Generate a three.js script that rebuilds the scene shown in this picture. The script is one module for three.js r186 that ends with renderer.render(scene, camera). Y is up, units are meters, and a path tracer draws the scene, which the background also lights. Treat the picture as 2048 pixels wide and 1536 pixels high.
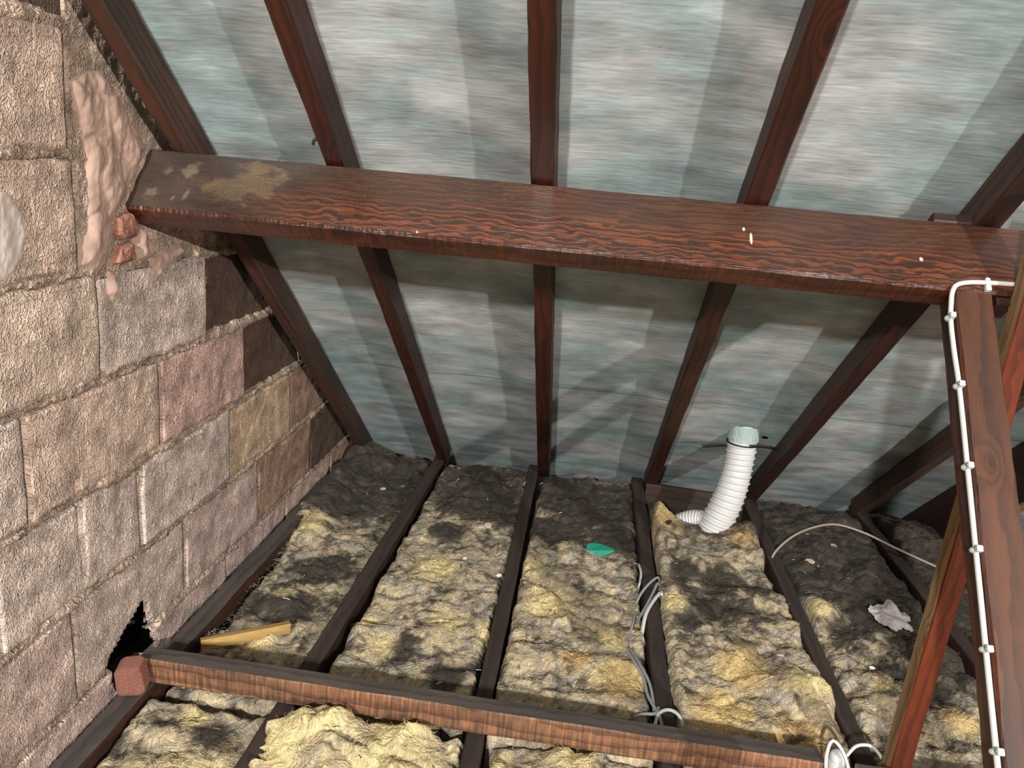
import * as THREE from 'three';
import { mergeGeometries } from 'three/addons/utils/BufferGeometryUtils.js';
import { RoundedBoxGeometry } from 'three/addons/geometries/RoundedBoxGeometry.js';

// ---------------------------------------------------------------- camera, exposure, lamps
const scene = new THREE.Scene();
scene.background = new THREE.Color(0x000000);
const PITCH = 0.6897;                                   // roof pitch, 39.5 degrees
const camera = new THREE.PerspectiveCamera(2 * Math.atan(768 / 1573.07) * 180 / Math.PI, 2048 / 1536, 0.02, 40);
camera.position.set(0.991, 1.2414, 3.1638);
camera.rotation.set(-0.2649, 0.0942, 0.0909, 'YXZ');
const renderer = new THREE.WebGLRenderer();
renderer.toneMapping = THREE.LinearToneMapping;
renderer.toneMappingExposure = 1.36;
renderer.shadowMap.enabled = true;
renderer.shadowMap.type = THREE.PCFSoftShadowMap;
// two bare bulbs hang under the ridge behind the camera: [x, y, z], candela, colour
const LAMPS = [
  { p: [0.32, 2.58, 6.30], cd: 84, color: 0xfffdfa, r: 4.0 },
  { p: [4.40, 2.42, 6.42], cd: 86, color: 0xfffdfa, r: 2.0 },
];

// ---------------------------------------------------------------- numbers and noise
function rng(seed) { let a = seed >>> 0; return () => { a = (a + 0x6D2B79F5) | 0; let t = Math.imul(a ^ (a >>> 15), 1 | a); t = (t + Math.imul(t ^ (t >>> 7), 61 | t)) ^ t; return ((t ^ (t >>> 14)) >>> 0) / 4294967296; }; }
const PERM = new Uint8Array(512);
{ const r = rng(77), p = [...Array(256).keys()]; for (let i = 255; i > 0; i--) { const j = Math.floor(r() * (i + 1)); [p[i], p[j]] = [p[j], p[i]]; } for (let i = 0; i < 512; i++) PERM[i] = p[i & 255]; }
const GX = new Float32Array(256), GY = new Float32Array(256);
for (let i = 0; i < 256; i++) { GX[i] = Math.cos(i * 2.399963); GY[i] = Math.sin(i * 2.399963); }
// gradient noise in about -1..1; px, py: whole periods (0: none)
function N2(x, y, px = 0, py = 0, s = 0) {
  let xi = Math.floor(x), yi = Math.floor(y); const fx = x - xi, fy = y - yi;
  let x1 = xi + 1, y1 = yi + 1;
  if (px) { xi = ((xi % px) + px) % px; x1 = ((x1 % px) + px) % px; }
  if (py) { yi = ((yi % py) + py) % py; y1 = ((y1 % py) + py) % py; }
  const u = fx * fx * fx * (fx * (fx * 6 - 15) + 10), v = fy * fy * fy * (fy * (fy * 6 - 15) + 10);
  const A = PERM[(xi + s) & 255], B = PERM[(x1 + s) & 255];
  const a = PERM[(A + yi) & 255], b = PERM[(B + yi) & 255], c = PERM[(A + y1) & 255], d = PERM[(B + y1) & 255];
  const n00 = GX[a] * fx + GY[a] * fy, n10 = GX[b] * (fx - 1) + GY[b] * fy, n01 = GX[c] * fx + GY[c] * (fy - 1), n11 = GX[d] * (fx - 1) + GY[d] * (fy - 1);
  return 1.5 * (n00 + u * (n10 - n00) + v * (n01 + u * (n11 - n01) - n00 - u * (n10 - n00)));
}
function fbm(x, y, o = 4, s = 0, px = 0, py = 0) { let a = 0.5, t = 0, f = 1; for (let i = 0; i < o; i++) { t += a * N2(x * f, y * f, px * f, py * f, s + i * 17); a *= 0.5; f *= 2; } return t; }
const clamp = (x, a = 0, b = 1) => Math.min(b, Math.max(a, x));
const smooth = (a, b, x) => { const t = clamp((x - a) / (b - a)); return t * t * (3 - 2 * t); };
const mix = (a, b, t) => a + (b - a) * t;
const mix3 = (a, b, t) => [mix(a[0], b[0], t), mix(a[1], b[1], t), mix(a[2], b[2], t)];
const V = (x, y, z) => new THREE.Vector3(x, y, z);
const lin = (c) => (c <= 0.04045 ? c / 12.92 : ((c + 0.055) / 1.055) ** 2.4);
// roof axes: s up the slope, n inwards from the plane of the rafters' inner faces
const UP = V(0, Math.sin(PITCH), Math.cos(PITCH)), IN = V(0, -Math.cos(PITCH), Math.sin(PITCH));
const roofPt = (x, s, n) => V(x, s * UP.y + n * IN.y, s * UP.z + n * IN.z);

// ---------------------------------------------------------------- textures
function tex(w, h, f, { srgb = true, repeat = true } = {}) {
  const d = new Uint8Array(w * h * 4);
  for (let y = 0; y < h; y++) for (let x = 0; x < w; x++) {
    const c = f(x / w, y / h), i = 4 * (y * w + x);
    if (typeof c === 'number') d[i] = d[i + 1] = d[i + 2] = clamp(c) * 255; else { d[i] = clamp(c[0]) * 255; d[i + 1] = clamp(c[1]) * 255; d[i + 2] = clamp(c[2]) * 255; }
    d[i + 3] = 255;
  }
  const t = new THREE.DataTexture(d, w, h);
  t.wrapS = t.wrapT = repeat ? THREE.RepeatWrapping : THREE.ClampToEdgeWrapping;
  t.magFilter = THREE.LinearFilter; t.minFilter = THREE.LinearMipmapLinearFilter; t.generateMipmaps = true;
  if (srgb) t.colorSpace = THREE.SRGBColorSpace;
  t.needsUpdate = true;
  return t;
}
function scaled(t, mu, mv) { const c = t.clone(); c.repeat.set(1 / mu, 1 / mv); c.needsUpdate = true; return c; }

// wood: u along the grain. cols = [late wood, mid, early wood]; tile of 1.6 x 0.4 m
function woodMaps(seed, cols, { rings = 22, wave = 0.5, saw = 0, knots = 3, fleck = 0.0 } = {}) {
  const W = 1024, H = 512, r = rng(seed), K = [];
  for (let i = 0; i < knots; i++) K.push([r() * 1.6, r() * 0.4, 0.008 + r() * 0.01]);
  const height = new Float32Array(W * H);
  const map = tex(W, H, (a, b) => {
    const u = a * 1.6, v = b * 0.4;
    let g = b * rings + wave * 1.6 * N2(a * 3, b * 4, 3, 4, seed) + wave * 0.7 * N2(a * 9, b * 10, 9, 10, seed + 9) + 0.16 * N2(a * 44, b * 30, 44, 30, seed + 5);
    let kn = 0;
    for (const [ku, kv, kr] of K) { const dd = Math.hypot((u - ku) * 0.55, v - kv); g += 2.4 * Math.exp(-dd * dd / (kr * kr * 5)); kn = Math.max(kn, smooth(kr, kr * 0.5, dd)); }
    const t = g - Math.floor(g), late = smooth(0.35, 0.95, t) * (1 - smooth(0.95, 1, t));
    const fine = N2(a * 40, b * 256, 40, 256, seed + 3) * 0.5 + N2(a * 120, b * 400, 120, 400, seed + 4) * 0.3;
    const blot = fbm(a * 5, b * 4, 4, seed + 31, 5, 4);
    let c = mix3(cols[2], cols[0], late);
    c = mix3(c, cols[1], 0.45);
    c = mix3(c, cols[0], kn * 0.9);
    let k = 1 + 0.22 * fine + 0.38 * blot;
    if (saw) { const sw = N2(a * 260, b * 6, 260, 6, seed + 7); k *= 1 + saw * sw; }
    height[Math.round(b * H) * W + Math.round(a * W)] = 0.5 + 0.22 * fine - 0.12 * late + (saw ? 0.25 * N2(a * 260, b * 6, 260, 6, seed + 7) : 0) + 0.1 * fbm(a * 60, b * 30, 2, seed + 6, 60, 30);
    if (fleck && N2(a * 160, b * 60, 160, 60, seed + 8) > 1 - fleck) { k = 1; c = [0.62, 0.58, 0.52]; }
    return [c[0] * k, c[1] * k, c[2] * k];
  });
  const bump = tex(W, H, (a, b) => height[Math.round(b * H) * W + Math.round(a * W)], { srgb: false });
  return [scaled(map, 1.6, 0.4), scaled(bump, 1.6, 0.4)];
}
const wood = (maps, o = {}) => new THREE.MeshPhysicalMaterial({ map: maps[0], bumpMap: maps[1], bumpScale: 0.0016, roughness: 0.5, ...o });
const redMaps = woodMaps(11, [[0.12, 0.04, 0.015], [0.21, 0.078, 0.028], [0.275, 0.112, 0.038]], { knots: 4, rings: 16 });
const brownMaps = woodMaps(23, [[0.12, 0.08, 0.06], [0.20, 0.13, 0.092], [0.25, 0.165, 0.118]], { knots: 3, rings: 18 });
const sawnMaps = woodMaps(37, [[0.24, 0.15, 0.095], [0.38, 0.25, 0.165], [0.44, 0.31, 0.205]], { saw: 0.35, knots: 5, rings: 14 });
const dustMaps = woodMaps(41, [[0.17, 0.15, 0.135], [0.235, 0.205, 0.185], [0.28, 0.25, 0.22]], { wave: 0.3, knots: 0, rings: 10, fleck: 0.012 });
const paleMaps = woodMaps(53, [[0.34, 0.25, 0.15], [0.47, 0.36, 0.23], [0.55, 0.43, 0.29]], { knots: 1, rings: 12 });
const orangeMaps = woodMaps(83, [[0.31, 0.135, 0.05], [0.42, 0.19, 0.07], [0.48, 0.235, 0.09]], { knots: 2, rings: 12 });
const M = {
  red: wood(redMaps, { roughness: 0.42, color: 0xd8c8c0, clearcoat: 0.25, clearcoatRoughness: 0.35 }),
  redDull: wood(redMaps, { roughness: 0.6, color: 0xb8a8a0 }),
  mossy: wood(brownMaps, { roughness: 0.7, color: 0xffcf90 }),
  brown: wood(brownMaps, { roughness: 0.72 }),
  joist: wood(dustMaps, { roughness: 0.9, color: 0xc2a698 }),
  joistSide: wood(redMaps, { roughness: 0.75, color: 0xc0b0a0 }),
  sawn: wood(sawnMaps, { roughness: 0.7, bumpScale: 0.003 }),
  dust: wood(dustMaps, { roughness: 0.95 }),
  pale: wood(paleMaps, { roughness: 0.75 }),
  hanger: wood(orangeMaps, { roughness: 0.75, specularIntensity: 0.5, color: 0xbca690 }),
  strut: wood(redMaps, { roughness: 0.4, color: 0xffffff, bumpScale: 0.004, clearcoat: 0.3, clearcoatRoughness: 0.3 }),
  strutFace: wood(paleMaps, { roughness: 0.6, color: 0x846048, bumpScale: 0.0008 }),
  yellowWood: wood(woodMaps(61, [[0.46, 0.35, 0.19], [0.58, 0.46, 0.26], [0.64, 0.52, 0.32]], { rings: 9, knots: 0 }), { roughness: 0.7 }),
};
// the purlin's wide face: u 0..2.2 m from the gable, v 0..0.17 m from the roof down
const purlinNoise = [];
const purlinMap = tex(2048, 256, (a, b) => {
  const u = a * 2.2, v = b * 0.17, w = b;
  const warp = 0.035 * fbm(u * 5, w * 3, 3, 3) + 0.012 * N2(u * 34, w * 7, 0, 0, 4) * smooth(0.35, 0.7, w);
  const g = (w + warp * 3.2) * 13 + 0.35 * N2(u * 14, w * 22, 0, 0, 7);
  const t = g - Math.floor(g), late = smooth(0.2, 0.7, t) * (1 - smooth(0.9, 1, t));
  const fine = N2(u * 26, w * 90, 0, 0, 9) * 0.6 + N2(u * 150, w * 120, 0, 0, 10) * 0.4;
  const fig = smooth(0.34, 0.62, w + 0.12 * fbm(u * 3, w * 2, 3, 12)) * smooth(0.2, 0.5, u + 0.1 * N2(u * 9, w * 6, 0, 0, 5));
  let c = mix3([0.255, 0.15, 0.09], [0.205, 0.115, 0.07], late);                    // plain brown wood
  c = mix3(c, mix3([0.37, 0.18, 0.075], [0.165, 0.08, 0.042], late), fig * 0.85);           // figured orange and dark grain
  const grime = clamp(smooth(0.42, 0.16, u + 0.22 * w - 0.1 + 0.1 * fbm(u * 11, w * 4, 4, 15)) + 0.45 * smooth(0.45, 0.1, w + 0.18 * fbm(u * 5, w * 2, 3, 16)) * smooth(0.9, 0.3, u));
  c = mix3(c, [0.225, 0.19, 0.165], grime * 0.9);                                     // grime at the wall end
  const mould = smooth(0.05, 0.42, 1.05 - Math.hypot((u - 0.235 - 0.11 * (0.42 - w)) / 0.085, (w - 0.44) / 0.34) + 0.85 * fbm(u * 22, w * 5, 4, 19)) ;
  c = mix3(c, [0.44, 0.36, 0.25], 0.75 * mould * (0.6 + 0.4 * N2(u * 300, w * 50, 0, 0, 2)));  // pale dry mould patch
  for (const [pu, pv, ru, rv] of [[0.105, 0.3, 0.018, 0.14], [0.115, 0.68, 0.006, 0.1], [0.09, 0.74, 0.004, 0.05], [0.055, 0.34, 0.012, 0.06], [0.04, 0.7, 0.014, 0.1]]) {
    const q = Math.hypot((u - pu - 0.03 * (pv - w)) / ru, (w - pv) / rv) + 0.5 * N2(u * 90, w * 14, 0, 0, 21);
    c = mix3(c, [0.42, 0.37, 0.31], 0.6 * smooth(1.2, 0.5, q));
  }
  for (const [pu, pv, ru, rv] of [[1.285, 0.52, 0.003, 0.09], [1.27, 0.4, 0.003, 0.03], [1.61, 0.58, 0.004, 0.03], [0.62, 0.9, 0.002, 0.03], [1.68, 0.86, 0.0025, 0.02]])
    c = mix3(c, [0.72, 0.66, 0.6], smooth(1.1, 0.7, Math.hypot((u - pu + 0.01 * (pv - w)) / ru, (w - pv) / rv)));
  const k = 1 + 0.2 * fine + 0.3 * fbm(u * 7, w * 3, 4, 25);
  return [c[0] * k, c[1] * k, c[2] * k];
});
const purlinBump = tex(2048, 256, (a, b) => {
  const u = a * 2.2, w = b;
  return 0.5 + 0.2 * N2(u * 26, w * 90, 0, 0, 9) + 0.2 * N2(u * 150, w * 60, 0, 0, 10) + 0.25 * N2(u * 34, w * 12, 0, 0, 4) * smooth(0.4, 0.8, w);
}, { srgb: false });
M.purlinFace = new THREE.MeshPhysicalMaterial({ map: scaled(purlinMap, 2.2, 0.17), bumpMap: scaled(purlinBump, 2.2, 0.17), bumpScale: 0.0017, roughness: 0.36, clearcoat: 0.5, clearcoatRoughness: 0.2 });
M.purlinEdge = wood(sawnMaps, { roughness: 0.4, color: 0x946650, bumpScale: 0.004, clearcoat: 0.5, clearcoatRoughness: 0.2 });

// breathable roofing membrane: fibres lie along the eaves; tile of 1.5 m
const fibre = (a, b, s) => 0.45 * N2(a * 22, b * 190, 22, 190, s) + 0.4 * N2(a * 48, b * 330, 48, 330, s + 1) + 0.2 * N2(a * 12, b * 90, 12, 90, s + 2);
const membraneMap = tex(1024, 1024, (a, b) => {
  const q = fbm(a * 7, b * 12, 5, 4, 7, 12), f = fibre(a, b, 40), t = fbm(a * 5 + 0.5 * q, b * 6, 4, 60, 5, 6), p = fbm(a * 14, b * 30, 4, 90, 14, 30), sp = N2(a * 190, b * 190, 190, 190, 12);
  let c = mix3([0.605, 0.612, 0.605], [0.495, 0.548, 0.545], smooth(-0.3, 0.35, t + 0.3 * p));
  const k = 1 + 0.13 * f + 0.2 * p + 0.28 * q - (sp > 0.93 ? 0.25 : 0);
  return [c[0] * k, c[1] * k, c[2] * k];
});
const membraneBump = tex(1024, 1024, (a, b) => 0.5 + 0.3 * fibre(a, b, 40) + 0.2 * fbm(a * 12, b * 40, 3, 71, 12, 40), { srgb: false });
M.membrane = new THREE.MeshPhysicalMaterial({ map: scaled(membraneMap, 1.5, 1.5), bumpMap: scaled(membraneBump, 1.5, 1.5), bumpScale: 0.0016, roughness: 0.62, vertexColors: true, side: THREE.DoubleSide });
M.teal = new THREE.MeshStandardMaterial({ color: 0x3f7f74, roughness: 0.6 });
M.deck = new THREE.MeshStandardMaterial({ color: 0x3a2a22, roughness: 0.9 });

// rough lightweight concrete: tile of 0.5 m
const pores = (a, b) => { const wx = 0.35 * N2(a * 40, b * 40, 40, 40, 8), wy = 0.35 * N2(a * 40, b * 40, 40, 40, 18); return Math.abs(N2(a * 44 + wx * 2, b * 30 + wy * 2, 44, 30, 2)) + 0.6 * Math.abs(N2(a * 90 + wx * 3, b * 64 + wy * 3, 90, 64, 5)); };
const blockBump = tex(1024, 1024, (a, b) => 0.25 + 0.5 * pores(a, b) + 0.2 * N2(a * 200, b * 160, 200, 160, 6) + 0.25 * fbm(a * 14, b * 14, 3, 9, 14, 14) - 0.5 * smooth(0.82, 0.98, N2(a * 34, b * 26, 34, 26, 47)), { srgb: false });
const blockMap = tex(1024, 1024, (a, b) => {
  const p = pores(a, b), q = fbm(a * 8, b * 8, 5, 33, 8, 8), sp = N2(a * 110, b * 110, 110, 110, 44), pit = smooth(0.86, 0.98, N2(a * 34, b * 26, 34, 26, 47));
  const k = 0.86 + 0.18 * p + 0.34 * q + 0.1 * sp - (sp < -0.62 ? 0.2 : 0) - 0.5 * pit;
  return [0.80 * k, 0.74 * k, 0.70 * k];
});
const BM = [scaled(blockMap, 0.5, 0.5), scaled(blockBump, 0.5, 0.5)];
const blockMat = (c, o = {}) => new THREE.MeshStandardMaterial({ map: BM[0], bumpMap: BM[1], bumpScale: 0.0065, roughness: 0.95, color: c, ...o });
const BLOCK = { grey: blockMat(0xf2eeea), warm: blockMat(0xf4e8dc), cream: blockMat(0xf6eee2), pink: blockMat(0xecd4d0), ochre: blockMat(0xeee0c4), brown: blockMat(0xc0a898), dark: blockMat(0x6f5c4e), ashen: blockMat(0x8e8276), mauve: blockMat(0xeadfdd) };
const mortarMat = new THREE.MeshStandardMaterial({ map: BM[0], bumpMap: BM[1], bumpScale: 0.007, roughness: 0.95, color: 0xfffaf2, vertexColors: true });
const smearMat = new THREE.MeshStandardMaterial({ map: scaled(tex(512, 512, (a, b) => { const q = fbm(a * 6, b * 4, 5, 12, 6, 4); return [0.61 + 0.2 * q, 0.51 + 0.18 * q, 0.455 + 0.17 * q]; }), 0.4, 0.4), roughness: 0.85, bumpMap: scaled(tex(512, 512, (a, b) => 0.5 + 0.5 * fbm(a * 10, b * 5, 5, 19, 10, 5), { srgb: false }), 0.4, 0.4), bumpScale: 0.006 });
const plasterMat = smearMat.clone(); plasterMat.map = null; plasterMat.color.set(0xb6aaa0);
const brickMat = new THREE.MeshStandardMaterial({ map: BM[0], bumpMap: BM[1], bumpScale: 0.003, roughness: 0.9, color: 0xb88a7a });

// mineral wool: tile of 0.4 m, colour from the vertices
const wool = (a, b, s) => { const wx = 0.5 * N2(a * 8, b * 8, 8, 8, s + 1), wy = 0.5 * N2(a * 8, b * 8, 8, 8, s + 2); return Math.abs(N2(a * 22 + wx * 4, b * 22 + wy * 4, 22, 22, s)) * 0.8 + Math.abs(N2(a * 60 + wx * 9, b * 40 + wy * 9, 60, 40, s + 3)) * 0.55 + 0.3 * N2(a * 200 + wx * 16, b * 120 + wy * 16, 200, 120, s + 4); };
const woolMap = tex(1024, 1024, (a, b) => {
  const w = wool(a, b, 100), sp = N2(a * 150, b * 150, 150, 150, 131), q = N2(a * 320, b * 320, 320, 320, 141);
  let k = 0.80 + 0.24 * w + 0.09 * q;
  if (sp > 0.72) k *= 0.55; if (sp < -0.86) k *= 1.25;
  return [k, k * 0.985, k * 0.96];
});
const woolBump = tex(1024, 1024, (a, b) => 0.15 + 0.6 * wool(a, b, 100) + 0.12 * N2(a * 320, b * 320, 320, 320, 141), { srgb: false });
M.wool = new THREE.MeshStandardMaterial({ map: scaled(woolMap, 0.4, 0.4), bumpMap: scaled(woolBump, 0.4, 0.4), bumpScale: 0.0055, roughness: 1, vertexColors: true });

const plain = (c, r = 0.5, o = {}) => new THREE.MeshStandardMaterial({ color: c, roughness: r, ...o });
M.whitePlastic = new THREE.MeshPhysicalMaterial({ color: 0xbdbdba, roughness: 0.4, clearcoat: 0.3 });
M.cableWhite = plain(0xb4b4ae, 0.4); M.cableGrey = plain(0x86888a, 0.5); M.clip = plain(0xa8aca8, 0.25); M.cableDusty = plain(0x857c70, 0.6);
M.black = plain(0x0c0c0c, 0.5); M.steel = plain(0x9a9a98, 0.35, { metalness: 0.9 });
M.tealScrap = plain(0x178066, 0.55, { side: THREE.DoubleSide });
M.tissue = plain(0xa39d9b, 0.9, { side: THREE.DoubleSide });
M.board = plain(0x6e645a, 0.9);
M.darkLining = plain(0x2c2a28, 0.85, { side: THREE.DoubleSide });

// ---------------------------------------------------------------- names
const used = {};
function numbered(n) { const k = used[n] = (used[n] ?? -1) + 1; return k ? `${n}_${String(k).padStart(3, '0')}` : n; }
function shade(o) { o.traverse((m) => { if (m.isMesh) { m.castShadow = true; m.receiveShadow = true; } }); return o; }
function tag(o, label, category, group) { o.userData = { ...o.userData, label, category }; if (group) o.userData.group = group; return o; }
function mesh(name, geo, mat, parent) { const m = new THREE.Mesh(geo, mat); m.name = parent ? name : numbered(name); (parent ?? scene).add(m); shade(m); return m; }
function pieces(parent) { const seen = {}; for (const c of parent.children) { const b = c.name.replace(/_\d{3}$/, ''); const k = seen[b] = (seen[b] ?? -1) + 1; c.name = k ? `${b}_${String(k).padStart(3, '0')}` : b; } }
function thing(name, p) { const g = new THREE.Group(); g.name = numbered(name); g.position.copy(p); scene.add(g); return g; }
function structure(o) { o.userData.kind = 'structure'; return o; }

// ---------------------------------------------------------------- shapes
// a sawn timber from a to b: w across axis X, h across axis Y; faces 0:+X 1:+Y 2:-X 3:-Y 4:ends; positions relative to a
function timberGeo(a, b, xAxis, w, h, { chamfer = 0.003, wobble = 0.0012, seed = 1, bow = 0, twistX = 0, seg = 0 } = {}) {
  const dir = b.clone().sub(a), L = dir.length(); dir.normalize();
  const X = xAxis.clone().addScaledVector(dir, -xAxis.dot(dir)).normalize(), Y = new THREE.Vector3().crossVectors(dir, X);
  const n = seg || Math.max(2, Math.round(L / 0.03)), c = chamfer, hw = w / 2, hh = h / 2;
  const sec = [[hw, -hh + c], [hw, hh - c], [hw - c, hh], [-hw + c, hh], [-hw, hh - c], [-hw, -hh + c], [-hw + c, -hh], [hw - c, -hh]];
  const P = (i, k) => {
    const u = i / n * L, [sx, sy] = sec[k], o = wobble;
    const jx = o * (N2(u * 7 + k * 31.7, seed * 3.1) + 0.5 * N2(u * 40 + k * 11.1, seed * 5.7)), jy = o * (N2(u * 7 + k * 13.3, seed * 7.9 + 50) + 0.5 * N2(u * 40 + k * 17.1, seed * 2.3 + 9));
    const bw = bow * Math.sin(Math.PI * i / n);
    return V(0, 0, 0).addScaledVector(dir, u).addScaledVector(X, sx + jx + bw).addScaledVector(Y, sy + jy);
  };
  const strips = [];
  for (let k = 0; k < 8; k++) {
    const k2 = (k + 1) % 8, face = [0, 1, 1, 2, 2, 3, 3, 0][k], main = k % 2 === 0;
    const len = Math.hypot(sec[k][0] - sec[k2][0], sec[k][1] - sec[k2][1]), v0 = main ? 0 : -c;
    const pos = [], uv = [], idx = [];
    for (let i = 0; i <= n; i++) { const p = P(i, k), q = P(i, k2); pos.push(p.x, p.y, p.z, q.x, q.y, q.z); const u = i / n * L; uv.push(u + seed * 0.37, v0 + face * 0.11 + seed * 0.173, u + seed * 0.37, v0 + len + face * 0.11 + seed * 0.173); }
    for (let i = 0; i < n; i++) { const j = 2 * i; idx.push(j, j + 1, j + 2, j + 1, j + 3, j + 2); }
    const g = new THREE.BufferGeometry(); g.setAttribute('position', new THREE.Float32BufferAttribute(pos, 3)); g.setAttribute('uv', new THREE.Float32BufferAttribute(uv, 2)); g.setIndex(idx); g.computeVertexNormals();
    strips.push([face, g, main ? 0 : 1]);
  }
  for (const i of [0, n]) {
    const pos = [], uv = [], idx = [];
    for (let k = 0; k < 8; k++) { const p = P(i, k); pos.push(p.x, p.y, p.z); uv.push(sec[k][0], sec[k][1]); }
    for (let k = 1; k < 7; k++) i ? idx.push(0, k, k + 1) : idx.push(0, k + 1, k);
    const g = new THREE.BufferGeometry(); g.setAttribute('position', new THREE.Float32BufferAttribute(pos, 3)); g.setAttribute('uv', new THREE.Float32BufferAttribute(uv, 2)); g.setIndex(idx); g.computeVertexNormals();
    strips.push([4, g, 0]);
  }
  strips.sort((p, q) => p[0] - q[0] || p[2] - q[2]);
  const g = mergeGeometries(strips.map((s) => s[1]), false);
  let at = 0; g.clearGroups();
  for (let f = 0; f < 5; f++) { const cnt = strips.filter((s) => s[0] === f).reduce((t, s) => t + s[1].index.count, 0); g.addGroup(at, cnt, f); at += cnt; }
  return g;
}
function timber(name, a, b, xAxis, w, h, mats, opt, parent) {
  const m = mesh(name, timberGeo(a, b, xAxis, w, h, opt), Array.isArray(mats) ? mats : [mats, mats, mats, mats, mats], parent);
  m.position.copy(parent ? a.clone().sub(parent.position) : a);
  return m;
}
// a height field over (u, v): f(u, v) -> {p: Vector3, keep, color?}; cells with no kept corner are left out
function field(u0, u1, v0, v1, cell, f, uvOf = (u, v) => [u, v], flip = false) {
  const nu = Math.max(1, Math.round((u1 - u0) / cell)), nv = Math.max(1, Math.round((v1 - v0) / cell));
  const pos = [], uv = [], col = [], keep = [], map = new Int32Array((nu + 1) * (nv + 1)).fill(-1), raw = [];
  for (let j = 0; j <= nv; j++) for (let i = 0; i <= nu; i++) { const u = u0 + (u1 - u0) * i / nu, v = v0 + (v1 - v0) * j / nv; const r = f(u, v); r.uv = uvOf(u, v); raw.push(r); keep.push(r.keep !== false); }
  const idx = [], use = (k) => { if (map[k] < 0) { map[k] = pos.length / 3; const r = raw[k]; pos.push(r.p.x, r.p.y, r.p.z); uv.push(...r.uv); if (r.color) col.push(...r.color); } return map[k]; };
  for (let j = 0; j < nv; j++) for (let i = 0; i < nu; i++) {
    const k = j * (nu + 1) + i, q = [k, k + 1, k + nu + 1, k + nu + 2];
    if (!q.some((t) => keep[t])) continue;
    const [a, b, c, d] = q.map(use);
    flip ? idx.push(a, c, b, b, c, d) : idx.push(a, b, c, b, d, c);
  }
  const g = new THREE.BufferGeometry();
  g.setAttribute('position', new THREE.Float32BufferAttribute(pos, 3)); g.setAttribute('uv', new THREE.Float32BufferAttribute(uv, 2));
  if (col.length) g.setAttribute('color', new THREE.Float32BufferAttribute(col, 3));
  g.setIndex(idx); g.computeVertexNormals();
  return g;
}
function tube(points, r, { seg = 0, sides = 8, tension = 0.5, flat = 1 } = {}) {
  const c = new THREE.CatmullRomCurve3(points, false, 'centripetal', tension), n = seg || Math.max(8, Math.round(c.getLength() / 0.008));
  const parts = [new THREE.TubeGeometry(c, n, r, sides)];
  for (const e of [0, 1]) { const p = c.getPointAt(e), t = c.getTangentAt(e).multiplyScalar(e ? 1 : -1); const cap = new THREE.CircleGeometry(r, sides); cap.lookAt(t); cap.translate(p.x, p.y, p.z); parts.push(cap); }
  return mergeGeometries(parts);
}
const slab = (poly, depth) => new THREE.ExtrudeGeometry(new THREE.Shape(poly.map(([x, y]) => new THREE.Vector2(x, y))), { depth, bevelEnabled: false });
const inPoly = (P, x, y) => { let c = false; for (let i = 0, j = P.length - 1; i < P.length; j = i++) if ((P[i][1] > y) !== (P[j][1] > y) && x < (P[j][0] - P[i][0]) * (y - P[i][1]) / (P[j][1] - P[i][1]) + P[i][0]) c = !c; return c; };
const polyDist = (P, x, y) => { let d = 9; for (let i = 0, j = P.length - 1; i < P.length; j = i++) { const [ax, ay] = P[j], [bx, by] = P[i], t = clamp(((x - ax) * (bx - ax) + (y - ay) * (by - ay)) / ((bx - ax) ** 2 + (by - ay) ** 2)); d = Math.min(d, Math.hypot(x - ax - t * (bx - ax), y - ay - t * (by - ay))); } return inPoly(P, x, y) ? d : -d; };

// ---------------------------------------------------------------- the room: floor, gable walls, roof
const RIDGE = 5.4, WIDTH = 6.2, TANP = Math.tan(PITCH), memY = (z) => TANP * z + 0.078 / Math.cos(PITCH);
const ridgeY = memY(RIDGE);
const floor = structure(mesh('floor', new THREE.BoxGeometry(WIDTH + 0.6, 0.013, 2 * RIDGE + 1.4), M.board));
floor.position.set(WIDTH / 2 - 0.1, -0.1165, RIDGE);
const gable = [[-0.6, -0.12], [-0.6, memY(-0.6) + 0.02], [RIDGE, ridgeY + 0.02], [2 * RIDGE + 0.6, memY(-0.6) + 0.02], [2 * RIDGE + 0.6, -0.12]];
function gableGeo(x0, t) { const g = slab(gable, t); g.rotateY(-Math.PI / 2); g.translate(x0 + t, 0, 0); return g; }   // (z, y) outline stood up across x
{ const w = structure(mesh('wall_right', gableGeo(WIDTH, 0.15), BLOCK.brown)); w.position.set(0, 0, 0); }
const ceiling = new THREE.Group(); ceiling.name = 'ceiling'; structure(ceiling); scene.add(ceiling);
for (const side of [1, -1]) {
  const L = 8.3, g = new THREE.BoxGeometry(WIDTH + 0.5, 0.03, L), m = mesh('roof_deck', g, M.deck, ceiling);
  const s = L / 2 - 1.05, c = roofPt(WIDTH / 2 - 0.05, s, -0.15);
  m.position.set(c.x, c.y, side > 0 ? c.z : 2 * RIDGE - c.z); m.rotation.x = side > 0 ? -PITCH : PITCH;
}
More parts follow.
